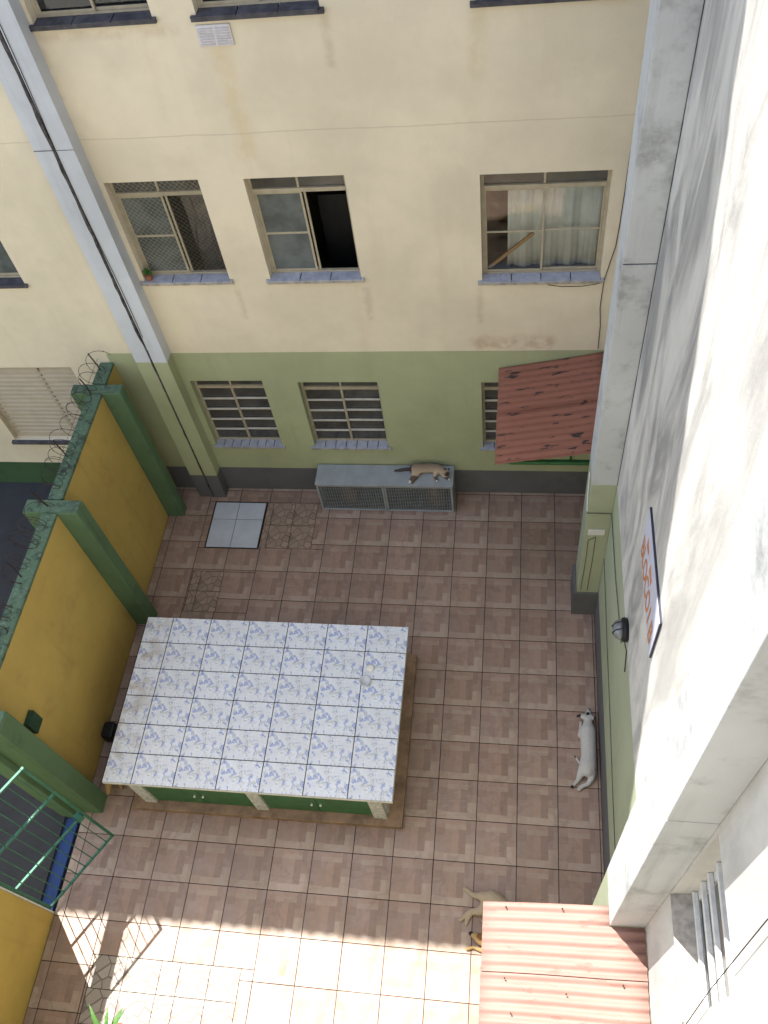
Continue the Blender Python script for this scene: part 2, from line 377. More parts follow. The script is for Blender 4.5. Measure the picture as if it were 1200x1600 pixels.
def patch_tiles(p, nx, ny, mat, name, parent, z=0., xs=None, ys=None, t=.009):
    xs = xs or [p[0]+(p[1]-p[0])*i/nx for i in range(nx+1)]; ys = ys or [p[2]+(p[3]-p[2])*i/ny for i in range(ny+1)]
    for i in range(len(xs)-1):
        for j in range(len(ys)-1):
            w, d = xs[i+1]-xs[i]-.007, ys[j+1]-ys[j]-.007
            o = MB().box(-w/2, w/2, -d/2, d/2, -t, 0).build(name, mat, parent, .0015)
            o.location = ((xs[i]+xs[i+1])/2, (ys[j]+ys[j+1])/2, z)
patch_tiles(PATCH[1], 2, 2, 'pebble', 'pebble_tile', floor, xs=[-4.07, -3.98, -3.66, -3.33])
patch_tiles(PATCH[2], 2, 2, 'pebble', 'pebble_tile', floor, xs=[-4.93, -4.81, -4.49])
patch_tiles(PATCH[3], 2, 2, 'pebbleL', 'pebble_tile', floor, xs=[-4.92, -4.55, -4.16, -3.95, -3.62, -3.29], ys=[-7.4, -7.05, -6.72, -6.39, -6.06, -5.74])
cover = thing('inspection_cover', 'square cover of four plain white tiles set in the brown floor', 'floor cover')
MB().box(-4.855, -4.085, -.545, .245, -.008, -.003).build('cover_frame', 'black', cover)
patch_tiles((-4.845, -4.095, -.535, .235), 2, 2, 'whitetile', 'white_tile', cover, .004, xs=[-4.845, -4.49, -4.095], ys=[-.535, -.06, .235])

# ------------------------------------------------------------------ far building (facade towards the yard)
def wall_sheet(mb, us, zs, holes, P, depth, matf, rev):
    U = sorted(set(list(us)+[h[0] for h in holes]+[h[1] for h in holes])); Z = sorted(set(list(zs)+[h[2] for h in holes]+[h[3] for h in holes]))
    for i in range(len(U)-1):
        for j in range(len(Z)-1):
            u, z = (U[i]+U[i+1])/2, (Z[j]+Z[j+1])/2
            if any(h[0] < u < h[1] and h[2] < z < h[3] for h in holes): continue
            mb.quad(P(U[i], 0, Z[j]), P(U[i+1], 0, Z[j]), P(U[i+1], 0, Z[j+1]), P(U[i], 0, Z[j+1]), matf(u, z))
    for (a, b, c, d) in holes:
        m = rev(a, c)
        mb.quad(P(a, 0, c), P(a, depth, c), P(a, depth, d), P(a, 0, d), m); mb.quad(P(b, 0, c), P(b, 0, d), P(b, depth, d), P(b, depth, c), m)
        mb.quad(P(a, 0, c), P(b, 0, c), P(b, depth, c), P(a, depth, c), m); mb.quad(P(a, 0, d), P(a, depth, d), P(b, depth, d), P(b, 0, d), m)
H = 14.5
apt = thing('apartment_building', 'cream apartment block with pale green ground storey across the back of the yard', 'building')
WIN = {'W1': (-4.66, -3.68, 3.88, 5.13), 'W2': (-3.22, -2.22, 3.87, 5.12), 'W3': (-.93, .29, 3.80, 5.07),
       'A': (-4.63, -3.69, 1.0, 2.28), 'B': (-3.24, -2.23, .99, 2.25), 'C': (-.97, .05, .99, 2.24),
       'S1': (-4.68, -3.62, 6.67, 7.95), 'S2': (-3.24, -2.19, 6.66, 7.95), 'S3': (-.93, .29, 6.63, 7.95),
       'L2': (-7.2, -6.1, 3.88, 5.13), 'L1': (-7.58, -6.12, 1.08, 2.53)}
def fmat(u, z):
    if u < -5.56: return 3 if z < .56 else 0
    return 2 if z < .50 else (1 if z < 2.77 else 0)
mb = MB()
wall_sheet(mb, [-16, -5.56, XW], [-.1, .5, .56, 2.77, H], list(WIN.values()), lambda u, d, z: (u, YF+d, z), .16, fmat,
           lambda u, z: 1 if (z < 2.5 and u > -5.5) else 0)
mb.build('wall', ['cream', 'green', 'skirt', 'nskirt'], apt)
# rooms behind: floors, rear wall, ends, roof
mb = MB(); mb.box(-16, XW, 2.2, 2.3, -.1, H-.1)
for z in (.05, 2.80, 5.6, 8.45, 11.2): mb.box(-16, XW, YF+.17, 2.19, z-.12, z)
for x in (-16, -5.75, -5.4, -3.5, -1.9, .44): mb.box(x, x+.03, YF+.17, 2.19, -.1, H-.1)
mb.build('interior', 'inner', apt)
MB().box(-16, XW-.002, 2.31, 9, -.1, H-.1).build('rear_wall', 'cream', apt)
mb = MB(); ns = int(17.5/.0213); rows = [(-.40, H), (.6, H+.22), (9.2, H+2.0)]
for k in range(ns+1):
    x = -16.2+k*17.5/ns; w = .05*math.cos(2*math.pi*x/.17)
    for (dy, z) in rows: mb.v.append((x, YF+dy, z+w))
for k in range(ns):
    for j in range(2):
        a = k*3+j; mb.f.append((a, a+3, a+4, a+1)); mb.m.append(0)
mb.build('roof', 'roof', apt, solid=.012)

# paired pilaster with its expansion joint
for (x0, x1, y) in ((-5.12, -4.925, .335), (-4.895, -4.715, .328)):
    mb = MB(); mb.box(x0, x1, y, YF-.001, 2.78, H-.25, 0); mb.box(x0, x1, y, YF-.001, .52, 2.779, 1); mb.box(x0, x1, y, YF-.001, -.02, .519, 2)
    mb.build('pilaster', ['white', 'green', 'skirt'], apt)
mb = MB(); rj = random.Random(3); L = []
z = 0.
while z < 12.5:
    w = (.012 if z < 3.1 else (.018 + .016*rj.random()**2)) ; c = -4.91 + (0 if z < 3.1 else -.010) + rj.uniform(-.006, .006)
    L.append((z, c-w/2-rj.random()*.006, c+w/2+rj.random()*.006)); z += .11
for (a, b) in zip(L, L[1:]):
    y = .326
    mb.hexa([(a[1], y, a[0]), (a[2], y, a[0]), (a[1], .45, a[0]), (a[2], .45, a[0]), (b[1], y, b[0]), (b[2], y, b[0]), (b[1], .45, b[0]), (b[2], .45, b[0])])
mb.build('expansion_joint', 'joint', apt)
mb = MB()
for z in (5.61, 8.5): MB().box(-5.122, -4.713, .3265, .3275, z, z+.006).build('joint_line', 'joint', apt)
mb = MB()
mb.tube([(-4.885+.012*math.sin(z*2.1), .321, z) for z in [3.2+.22*i for i in range(40)]], .004, 5); mb.build('loose_cable', 'cable', apt)

def window(k, style, sill='silltile', nst=3, pane='pane'):
    x0, x1, z0, z1 = WIN[k]; y0, y1 = YF+.095, YF+.135; fr = .032
    mb = MB()
    mb.box(x0, x0+fr, y0, y1, z0, z1); mb.box(x1-fr, x1, y0, y1, z0, z1); mb.box(x0+fr, x1-fr, y0, y1, z0, z0+fr); mb.box(x0+fr, x1-fr, y0, y1, z1-fr, z1)
    zt = z1-.23; xm = (x0+x1)/2
    mb.box(x0+fr, x1-fr, y0-.008, y1-.002, zt, zt+.045); mb.box(xm-.012, xm+.012, y0+.004, y1-.004, zt+.045, z1-fr)
    zb = z0+fr; lo = (x0+fr, xm); hi = (xm, x1-fr)
    f = 'window'
    if style == 'open':          # left sash shut, right one slid behind it
        for (a, b, dy) in ((lo[0], lo[1]+.02, 0), (lo[0]+.03, lo[1]+.055, .02)):
            for (p, q) in ((a, a+.024), (b-.024, b)): mb.box(p, q, y0+.006+dy, y0+.022+dy, zb, zt)
            mb.box(a+.024, b-.024, y0+.007+dy, y0+.021+dy, zb, zb+.026); mb.box(a+.024, b-.024, y0+.007+dy, y0+.021+dy, zt-.024, zt)
            if dy == 0: mb.box(a+.024, b-.024, y0+.004, y0+.0205, (zb+zt)/2-.012, (zb+zt)/2+.012)
    elif style == 'shut':
        for (a, b, dy) in ((lo[0], lo[1]+.012, 0), (hi[0]-.012, hi[1], .02)):
            for (p, q) in ((a, a+.022), (b-.022, b)): mb.box(p, q, y0+.006+dy, y0+.022+dy, zb, zt)
            mb.box(a+.022, b-.022, y0+.007+dy, y0+.021+dy, zb, zb+.026); mb.box(a+.022, b-.022, y0+.007+dy, y0+.021+dy, zt-.024, zt)
            mb.box(a+.022, b-.022, y0+.005+dy, y0+.0205+dy, (zb+zt)/2-.010, (zb+zt)/2+.010)
    elif style == 'bars':
        mb.box(xm-.014, xm+.014, y0-.004, y1-.004, zb, zt)
    w = mb.build(f, 'alu', apt, .003)
    if style == 'bars':
        for (a, b, o) in ((lo[0], lo[1]-.014, 0), (hi[0]+.014, hi[1], .035)):
            for i in range(1, 5):
                z = zb+(zt-zb)*i/5+o*.3; MB().box(a, b, y0-.006, y0+.010, z-.012, z+.012).build('bar', 'barwhite', w)
            MB().box(a+.002, b-.002, y0+.022, y0+.026, zb+.002, zt-.002).build('pane', 'dusty', w)
    else:
        for q, (a, b, dy) in enumerate(((lo[0]+.024, lo[1]-.004, .012), (hi[0]+.004, hi[1]-.024, .032))):
            if style == 'open' and q == 1: continue
            zm = (zb+zt)/2
            for (p, s) in ((zb+.027, zm-.012), (zm+.012, zt-.026)):
                MB().box(a, b, y0+dy, y0+dy+.004, p, s).build('pane', 'frost' if style == 'open' else pane, w)
    for (a, b) in ((x0+fr, xm-.013), (xm+.013, x1-fr)): MB().box(a, b, y0+.016, y0+.020, zt+.046, z1-fr).build('pane', 'dusty', w)
    # sill: mortar bed and tiles sloping out a little
    m2 = 'sill' if sill == 'silltile' else 'slate_shade'
    s0, s1 = x0-.045, x1+.035
    MB().box(s0, s1, YF-.035, YF-.0005, z0-.035, z0-.002).build('sill', m2, w, .004)
    n = nst; MB().box(x0+.001, x1-.001, YF+.0005, YF+.094, z0+.0005, z0+.003).build('mortar_bed', 'joint', w)
    for i in range(n):
        a = x0+(x1-x0)*i/n+.005; b = x0+(x1-x0)*(i+1)/n-.005
        if i == 0: a = x0+.001
        e = [(a, YF-.040, z0-.001), (b, YF-.040, z0-.001), (a, YF+.094, z0+.006), (b, YF+.094, z0+.006),
             (a, YF-.040, z0+.010), (b, YF-.040, z0+.010), (a, YF+.094, z0+.018), (b, YF+.094, z0+.018)]
        MB().hexa(e).build('sill_tile', sill, w, .0015)
    for (a, b) in ((s0, x0-.002), (x1+.002, s1)): MB().box(a, b, YF-.038, YF-.001, z0-.0015, z0+.009).build('sill_tile', sill, w, .0015)
    return w
w1 = window('W1', 'open'); w2 = window('W2', 'open'); w3 = window('W3', 'shut', nst=4)
window('A', 'bars', nst=8); window('B', 'bars', nst=7); window('C', 'bars', nst=7)
for k in ('S1', 'S2', 'S3'): window(k, 'shut', 'slate_shade', 3)
window('L2', 'shut', 'slate_shade', 3, 'frost')
# wire net over the left window of the middle storey
x0, x1, z0, z1 = WIN['W1']; mb = MB(); st = .046; y = YF+.055; W_, H_ = x1-x0, z1-z0-.03
k = -H_
while k < W_:
    a = max(0, k); b = min(W_, k+H_*1.0)
    if b > a:
        mb.tube([(x0+a, y, z0+.03+(a-k)), (x0+b, y, z0+.03+(b-k))], .0011, 4)
        mb.tube([(x1-a, y+.003, z0+.03+(a-k)), (x1-b, y+.003, z0+.03+(b-k))], .0011, 4)
    k += st*1.25
mb.build('safety_net', 'alu', w1)
# louvred shutter on the neighbour's side
x0, x1, z0, z1 = WIN['L1']; mb = MB(); y0 = YF+.07
mb.box(x0, x0+.05, y0, y0+.05, z0, z1); mb.box(x1-.04, x1, y0, y0+.05, z0, z1); mb.box(x0+.05, x1-.04, y0, y0+.05, z0, z0+.04); mb.box(x0+.05, x1-.04, y0, y0+.05, z1-.04, z1)
xm = x0+.92
mb.box(xm-.014, xm+.014, y0-.004, y0+.046, z0+.04, z1-.04)
lv = mb.build('shutter', 'beige', apt, .003)
for (a, b) in ((x0+.052, xm-.016), (xm+.016, x1-.042)):
    for i in range(17):
        z = z0+.05+i*.081
        if z+.075 > z1-.04: break
        m_ = MB(); m_.v = [(q, y0+dy, z+dz) for q in (a, b) for dy, dz in ((.03, 0), (-.006, .004), (-.006, .04), (.004, .05), (.028, .078), (.034, .078))]
        m_.f = [(k, k+1, k+7, k+6) for k in range(5)]; m_.m = [0]*5; m_.build('slat', 'beige', lv)
MB().box(x0+.05, x1-.04, y0+.044, y0+.048, z0+.04, z1-.04).build('shade_backing', 'slate_shade', lv)  # dark sheet put in for the shade lines between slats
MB().box(x0-.05, x1+.04, YF-.05, YF+.07, z0-.05, z0-.002).build('sill', 'slate_shade', lv, .004)
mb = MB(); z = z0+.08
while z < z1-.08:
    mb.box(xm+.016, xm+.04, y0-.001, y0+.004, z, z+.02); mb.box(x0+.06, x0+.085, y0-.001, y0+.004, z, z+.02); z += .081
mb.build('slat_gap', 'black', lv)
# vent grille under the upper sill
vt = MB().box(-3.27, -2.97, YF-.018, YF-.001, 6.41, 6.59).build('vent_grille', 'paper', apt, .004)
for sx in (-3.25, -3.105):
    for i in range(7): MB().hexa([(sx, YF-.021, 6.425+i*.022), (sx+.12, YF-.021, 6.425+i*.022), (sx, YF-.018, 6.425+i*.022), (sx+.12, YF-.018, 6.425+i*.022),
                                  (sx, YF-.030, 6.434+i*.022), (sx+.12, YF-.030, 6.434+i*.022), (sx, YF-.018, 6.437+i*.022), (sx+.12, YF-.018, 6.437+i*.022)]).build('louvre', 'paper', vt)

# things seen in the windows
mb = MB(); n = 60
x0, x1, z0, z1 = WIN['W3']
for k in range(n+1):
    x = x0+.26+(x1-x0-.30)*k/n; y = YF+.19+.025*math.sin(k*.42+.5*math.sin(k*.17))+.006*math.sin(k*1.9+1)
    mb.v += [(x, y, z0+.03), (x+.01*math.sin(k), y+.01, z1-.05)]
    if k: a = 2*k-2; mb.f.append((a, a+2, a+3, a+1)); mb.m.append(0)
tag(mb.build('curtain', 'curtain', smooth=True, solid=.003), 'white gathered curtain hanging behind the right-hand middle storey window', 'curtain')
mb = MB(); mb.hexa([(-.885, YF+.15, 3.845), (-.85, YF+.15, 3.835), (-.885, YF+.17, 3.845), (-.85, YF+.17, 3.835), (-.41, YF+.15, 4.29), (-.40, YF+.15, 4.25), (-.41, YF+.17, 4.29), (-.40, YF+.17, 4.25)])
tag(mb.build('wooden_stick', 'wood'), 'wooden stick leaning inside the curtained window', 'stick')
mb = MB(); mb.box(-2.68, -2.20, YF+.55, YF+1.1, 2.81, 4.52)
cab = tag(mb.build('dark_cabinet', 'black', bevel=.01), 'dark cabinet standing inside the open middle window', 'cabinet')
MB().box(-2.26, -2.235, YF+.525, YF+.549, 3.6, 4.4).build('handle', 'black', cab)
MB().box(-4.16, -3.85, YF+.55, YF+.9, 2.81, 4.75).build('x', 'inner').name = 'cloth_heap'
o = bpy.data.objects['cloth_heap']; bm = bmesh.new(); bm.from_mesh(o.data); bmesh.ops.subdivide_edges(bm, edges=bm.edges[:], cuts=4, use_grid_fill=True)
for v in bm.verts: v.co += Vector((random.uniform(-.03, .03), random.uniform(-.05, .05), random.uniform(-.05, .05)))
bm.to_mesh(o.data); bm.free(); o.data.materials.clear(); o.data.materials.append(MT['rag'])
tag(o, 'pale crumpled cloth hanging behind the netted window', 'cloth')
pt = thing('potted_plant', 'small green plant in clay pot on the netted window sill', 'plant')
MB().lathe([(.028, 0), (.04, .06), (.043, .065), (.043, .075), (.034, .074)], (-4.60, YF+.015, 3.893), 14).build('pot', 'pot', pt)
mb = MB(); rp = random.Random(5)
for i in range(46):
    a = rp.uniform(0, 6.28); e = rp.uniform(.3, 1.5); l = rp.uniform(.05, .11); p = Vector((-4.60, YF+.015, 3.965)); d = Vector((math.cos(a)*math.cos(e), math.sin(a)*math.cos(e)*.6, math.sin(e)))
    s = d.orthogonal().normalized()*.009; q = p+d*l; mb.quad(p, (p+q)/2+s, q, (p+q)/2-s)
mb.build('leaves', 'leaf', pt)

# ------------------------------------------------------------------ side building on the right
side = thing('side_building', 'tall white mould-streaked block with green base along the right side', 'building')
RWH = (-6.22, -5.525, 4.09, 5.47)
def rmat(u, z): return 2 if z < .60 else (1 if z < 2.72 else 0)
mb = MB()
wall_sheet(mb, [-9.5, YF], [-.1, .6, 2.72, 12.4], [RWH, (-6.62, -5.525, 7.0, 8.4)], lambda u, d, z: (XW+d, u, z), .2, rmat, lambda u, z: 0)
mb.build('wall', ['rwall', 'rgreen', 'skirt'], side)
MB().box(XW+.21, 8, -9.5, YF+9, -.1, 12.4).build('core', 'inner', side)
MB().box(XW-.1, 8.1, -9.6, YF+9, 12.41, 12.6).build('roof', 'roof', side)
for (a, b) in ((-1.38, -.99), (-5.50, -5.09)):
    mb = MB(); x = .225
    mb.box(x, XW-.001, a, b, 2.74, 5.535, 0); mb.box(x, XW-.001, a, b, 5.548, 12.3, 0); mb.box(x+.006, XW-.001, a+.006, b-.006, 5.5355, 5.5475, 3)
    mb.box(x, XW-.001, a, b, .545, 2.739, 1); mb.box(x-.035, XW-.001, a-.012, b+.012, -.02, .544, 2)
    mb.build('pilaster', ['colmould', 'rgreen', 'skirt', 'joint'], side, .004)
# dark joint where the first pilaster meets the wall
mb = MB(); rj = random.Random(9); L = []; z = 2.75
while z < 12: L.append((z, rj.uniform(.006, .02))); z += .17
for (a, b) in zip(L, L[1:]): mb.quad((XW-.003, -1.3805-a[1], a[0]), (XW-.003, -1.381, a[0]), (XW-.003, -1.381, b[0]), (XW-.003, -1.3805-b[1], b[0]))
mb.build('wall_joint', 'joint', side, solid=.004)
ya, yb, za, zb = RWH
mb = MB(); x = XW+.125
mb.box(x, x+.04, ya, ya+.04, za, zb); mb.box(x, x+.04, yb-.05, yb, za, zb); mb.box(x, x+.04, ya+.04, yb-.05, za, za+.05); mb.box(x, x+.04, ya+.04, yb-.05, zb-.05, zb)
rw = mb.build('window', 'lightcable', side, .003)
MB().box(x+.02, x+.024, ya+.041, yb-.051, za+.051, zb-.051).build('pane', 'frost', rw)
for z in (4.19, 4.46, 4.67, 4.92): MB().box(x-.03, x-.002, ya+.002, yb-.002, z-.020, z+.020).build('rail', 'lightcable', rw, .003)
MB().hexa([(XW-.02, ya, za-.012), (XW+.124, ya, za-.012), (XW-.02, yb, za-.012), (XW+.124, yb, za-.012), (XW-.02, ya, za+.004), (XW+.124, ya, za+.02), (XW-.02, yb-.002, za+.004), (XW+.124, yb-.002, za+.02)]).build('sill', 'sill', rw)
near = thing('near_building', 'pale block closing the near side of the yard', 'building')
mb = MB(); wall_sheet(mb, [-16, XW], [-.1, 2.77, 12.4], [(-1.3, .1, 9.2, 10.7)], lambda u, d, z: (u, -7.35-d, z), .2, lambda u, z: 1 if z < 2.77 else 0, lambda u, z: 0)
mb.build('wall', ['paleblock', 'green'], near); MB().box(-16, XW-.002, -12, -8.2, -.1, 12.4).build('core', 'inner', near); MB().box(-16, XW-.002, -12, -7.25, 12.41, 12.6).build('roof', 'roof', near)
# conduits, plate, cables
cd = MB(); z = 2.25
cd.tube([(XW-.010, -2.98, 2.42), (XW-.010, -2.2, 2.28), (XW-.010, -1.394, z), (XW-.012, -1.390, z), (.222, -1.390, z), (.215, -1.385, z)], .006, 6)
tag(cd.build('cable', 'paintcable'), 'thin dark cable running along the right wall from the lamp to the pilaster', 'cable')
cd = MB(); cd.tube([(.218, -1.36, 2.25), (.214, -1.30, 2.4), (.214, -1.20, 2.72)], .008, 6)
tag(cd.build('white_conduit', 'lightcable'), 'short white conduit on the courtyard side of the far pilaster', 'conduit')
cd = MB(); cd.tube([(XW-.008, -1.40-i*.3, 1.36-.022*i+.01*math.sin(i*1.3)) for i in range(14)], .005, 6)
tag(cd.build('low_cable', 'paintcable'), 'thin dark cable strung low along the green right wall', 'cable')
cd = MB()
for xx, zz in ((.27, 1.72), (.345, 1.78)): cd.tube([(xx, -1.386, zz), (xx+.004, -1.386, 1.3), (xx-.003, -1.386, .6)], .003, 5)
cd.tube([(.27, -1.386, 1.72), (.345, -1.386, 1.78)], .003, 5)
tag(cd.build('hanging_wires', 'cable'), 'two thin wires hanging down the green face of the far pilaster', 'wire')
mb = MB(); mb.box(.255, .435, -1.392, -1.381, 1.83, 1.93); o = mb.build('paper_label', 'paper', bevel=.003); tag(o, 'small white plate fixed to the green pilaster face', 'plate')
# bulkhead lamp
lp = thing('wall_lamp', 'round bulkhead lamp with ribbed glass on the right wall', 'lamp')
def ring_x(prof, c, n=20):
    mb = MB(); mb.lathe(prof, (0, 0, 0), n); mb.v = [(c[0]-v[2], c[1]+v[0]*1.25, c[2]+v[1]) for v in mb.v]; mb.f = [tuple(reversed(f)) for f in mb.f]; return mb
ring_x([(.085, .0), (.095, .02), (.09, .05), (.07, .055)], (XW-.001, -3.06, 2.84)).build('lamp_base', 'black', lp, smooth=True)
ring_x([(.075, .05), (.078, .075), (.062, .11), (.03, .13), (.005, .135)], (XW-.001, -3.06, 2.84)).build('lamp_glass', 'lampglass', lp, smooth=True)
for a in (-.035, .035): ring_x([(.004, 0), (.004, .001)], (0, 0, 0), 4); MB().tube([(XW-.05, -3.06+a, 2.74), (XW-.11, -3.06+a, 2.775), (XW-.138, -3.06+a, 2.84), (XW-.11, -3.06+a, 2.905), (XW-.05, -3.06+a, 2.94)], .005, 6).build('guard_bar', 'black', lp)
MB().tube([(XW-.03, -3.17, 2.80), (XW-.01, -3.22, 2.74), (XW-.008, -3.32, 2.52)], .005, 6).build('lead', 'cable', lp)
# sign
sg = thing('sign_board', 'white rectangular sign with orange lettering on the right wall', 'sign')
MB().box(XW-.016, XW-.001, -3.86, -2.88, 3.95, 4.50).build('sign_frame', 'signedge', sg)
MB().box(XW-.020, XW-.0165, -3.853, -2.887, 3.957, 4.485).build('sign_panel', 'plate', sg)
def text(body, size, y, z, mat, parent, sx=1.):
    cu = bpy.data.curves.new('letters', 'FONT'); cu.body = body; cu.size = size; cu.extrude = .0015; cu.offset = .006
    t = bpy.data.objects.new('t', cu); COL.objects.link(t); bpy.context.view_layer.update()
    me = bpy.data.meshes.new_from_object(t.evaluated_get(bpy.context.evaluated_depsgraph_get())); bpy.data.objects.remove(t)
    for v in me.vertices: v.co = Vector((XW-.0222+v.co.z*.5, y-v.co.x*sx, z+v.co.y))
    me.materials.clear(); me.materials.append(MT[mat]); return link('letters', me, parent)
text('BLOCO', .33, -2.93, 3.985, 'orange', sg, .54); text('I', .33, -3.56, 3.985, 'orange', sg, .7); text('B', .33, -3.67, 3.985, 'orange', sg, .6)
for (y, w) in ((-3.07, .10), (-3.30, .13)):
    MB().hexa([(XW-.023, y-w, 4.27), (XW-.0205, y-w, 4.27), (XW-.023, y, 4.27), (XW-.0205, y, 4.27), (XW-.023, y-w, 4.33), (XW-.0205, y-w, 4.33), (XW-.023, y, 4.36), (XW-.0205, y, 4.36)]).build('faded_mark', 'orange', sg)
# facade cable beside the right-hand windows
pts = [(.455, 7.6), (.445, 6.5), (.435, 5.94), (.432, 5.5), (.422, 5.17), (.418, 4.84), (.412, 4.48), (.40, 4.21), (.365, 4.01), (.325, 3.77), (.318, 3.42), (.345, 3.14), (.35, 2.8)]
tag(MB().tube([(x, YF-.008, z) for x, z in pts], .0042, 6).build('facade_cable', 'cable'), 'thin dark cable wandering down the cream wall beside the right-hand windows', 'cable')
tag(MB().tube([(-.25, YF-.03, 3.755), (-.1, YF-.04, 3.735), (.1, YF-.04, 3.735), (.24, YF-.03, 3.75), (.31, YF-.012, 3.76)], .004, 6).build('sill_wire', 'cable'), 'short thin wire drooping under the curtained window sill', 'wire')
CABLE_NEAR = [(.455, -6.02, 6.9), (.452, -6.06, 6.23), (.45, -6.10, 5.8), (.448, -6.17, 5.05), (.448, -6.25, 4.37), (.45, -6.30, 3.9)]
# cable swinging across the near right wall
tag(MB().tube(CABLE_NEAR, .003, 6).build('slack_cable', 'cable'), 'slack black cable crossing the sunlit near right wall', 'cable')
# green pipe low on the facade
gp = thing('green_pipe', 'green painted pipe running low on the wall under the red canopy', 'pipe')
MB().tube([(-.62, YF-.03, .70), (.44, YF-.03, .70)], .016, 8).build('pipe', 'cabgreen', gp); MB().tube([(.17, YF-.03, .71), (.17, YF-.03, .98)], .016, 8).build('riser', 'cabgreen', gp)

# ------------------------------------------------------------------ corrugated canopies
def canopy_sheet(name, mat, parent, xl, zl, xr, zr, y0, y1, pitch=.078, amp=.010, notch=None):
    mb = MB(); n = max(8, int((y1-y0)/pitch*12)); nx = 7; T = [k/nx for k in range(nx+1)]
    if notch: T[6] = (notch[0]-xl)/(xr-xl); T[5] = T[6]-.12
    for i in range(n+1):
        y = y0+(y1-y0)*i/n; w = amp*math.cos(2*math.pi*(y-y0)/pitch)
        for k in range(nx+1):
            t = T[k]; mb.v.append((xl+(xr-xl)*t, y+.004*math.sin(t*5), zl+(zr-zl)*t+w-.012*math.sin(math.pi*t)))
    for i in range(n):
        for k in range(nx):
            if notch and k == 6 and y0+(y1-y0)*(i+1)/n > notch[1]: continue
            a = i*(nx+1)+k; mb.f.append((a, a+nx+1, a+nx+2, a+1)); mb.m.append(0)
    return mb.build(name, mat, parent, smooth=True, solid=.005)
cf = thing('red_canopy', 'flaking red corrugated canopy in the far corner under the white pilaster', 'canopy')
canopy_sheet('sheet', 'rsheet', cf, -.765, 2.50, .475, 2.775, -.95, -.20, .095, .006)
canopy_sheet('sheet', 'rsheet', cf, -.76, 2.512, .475, 2.787, -.23, .475, .095, .006)
for y in (-.85, .40): MB().box(-.74, .47, y-.02, y+.02, 2.42, 2.455).build('support_bar', 'cabgreen', cf)
MB().box(-.73, -.69, -.82, .38, 2.421, 2.454).build('support_bar', 'cabgreen', cf)
cn = thing('pink_canopy', 'sunlit faded terracotta corrugated canopy at the bottom right', 'canopy')
canopy_sheet('sheet', 'psheet', cn, -.735, 2.49, .47, 2.80, -6.5, -5.82, .0785, .012)
canopy_sheet('sheet', 'psheet', cn, -.73, 2.505, .47, 2.815, -5.86, -5.36, .0785, .012, notch=(.2243, -5.5035))
for (x, y, z) in ((-.55, -5.90, 2.561), (-.1, -5.98, 2.676), (.3, -5.90, 2.780), (-.55, -5.40, 2.575), (-.12, -5.40, 2.686), (-.2, -6.29, 2.65), (-.5, -6.13, 2.57)):
    MB().lathe([(.006, -.012), (.007, .003), (.004, .006)], (x, y, z), 8).build('screw', 'wire', cn)
MB().box(-.70, .47, -6.3, -6.26, 2.32, 2.36).build('support_bar', 'alu', cn); MB().box(-.70, -.66, -6.26, -5.45, 2.321, 2.359).build('support_bar', 'alu', cn); MB().box(-.66, .22, -5.49, -5.45, 2.322, 2.36).build('support_bar', 'alu', cn)

# ------------------------------------------------------------------ yellow boundary wall
bw = thing('boundary_wall', 'mustard yellow wall with dark green columns along the left side', 'wall')
XO = -5.69
for (a, b) in ((.13, YF-.002), (-1.60, -.025), (-4.05, -1.785), (-7.9, -5.385)): MB().box(XO+.006, XB, a, b, -.08, 2.575).build('panel', 'yellow', bw, .006)
def column(y0, y1, top=2.615, x1=-5.275, x0=-5.93): MB().box(x0, x1, y0, y1, -.05, top).build('column', 'dgreen', bw, .012); return MB().box(x0+.008, x1-.008, y0+.008, y1-.008, top+.0005, top+.012).build('column_cap', 'coping', bw, .006)
column(-.022, .127); column(-1.782, -1.603); column(-4.27, -4.053)
for (a, b) in ((.135, YF-.004), (-1.597, -.03), (-4.048, -1.79)): MB().box(XO, XB+.006, a, b, 2.5755, 2.625).build('coping', 'coping', bw, .012)
for (a, b) in ((-7.9, -5.38), (-5.37, -4.28)): MB().box(XO, XB+.006, a, b, 2.46 if a > -6 else 2.5755, 2.625).build('coping', 'dgreen', bw, .012)
MB().box(XO-.06, -5.56, -4.345, -4.272, -.02, 2.455).build('gate_jamb', 'dgreen', bw, .008)
MB().box(-5.70, -5.545, -5.375, -4.35, -.05, .012).build('threshold', 'blue', bw, .004)
mb = MB(); mb.box(-5.535, -5.515, -5.384, -5.366, .0, 2.455); mb.build('corner_strip', 'lightcable', bw)
bx = tag(MB().hexa([(-5.519, -3.92, 1.62), (-5.46, -3.92, 1.62), (-5.519, -3.75, 1.62), (-5.46, -3.75, 1.62), (-5.519, -3.92, 1.86), (-5.46, -3.92, 1.86), (-5.519, -3.75, 1.86), (-5.46, -3.75, 1.86)]).build('meter_box', 'gatedk', bevel=.006), 'small dark green box fixed on the yellow wall', 'box')
# razor wire
mb = MB(); pts = []; rr = random.Random(11); y = .46; a = 0; n = 0
while y > -4.9:
    R_ = .125+.018*math.sin(y*5.1)+.010*math.sin(y*13); cx = -5.635+.02*math.sin(y*3.1)
    pts.append((cx+R_*math.cos(a)*1.05, y+.05*math.sin(a*.5+y*7), 2.655+R_+R_*math.sin(a)*.98)); a += .42
    y -= .0098+.005*math.sin(y*6.3)
mb.tube(pts, .0032, 5)
for i in range(2, len(pts)-1, 3):
    p = Vector(pts[i]); t = (Vector(pts[i+1])-Vector(pts[i-1])).normalized(); s = Vector((rr.uniform(-1, 1), rr.uniform(-1, 1), rr.uniform(-1, 1))); s = (s-t*s.dot(t)).normalized()
    mb.quad(p-t*.011, p+s*.010, p+t*.011, p-s*.010)
rz = thing('razor_wire', 'coil of dark rusty razor wire along the top of the yellow wall', 'razor wire')
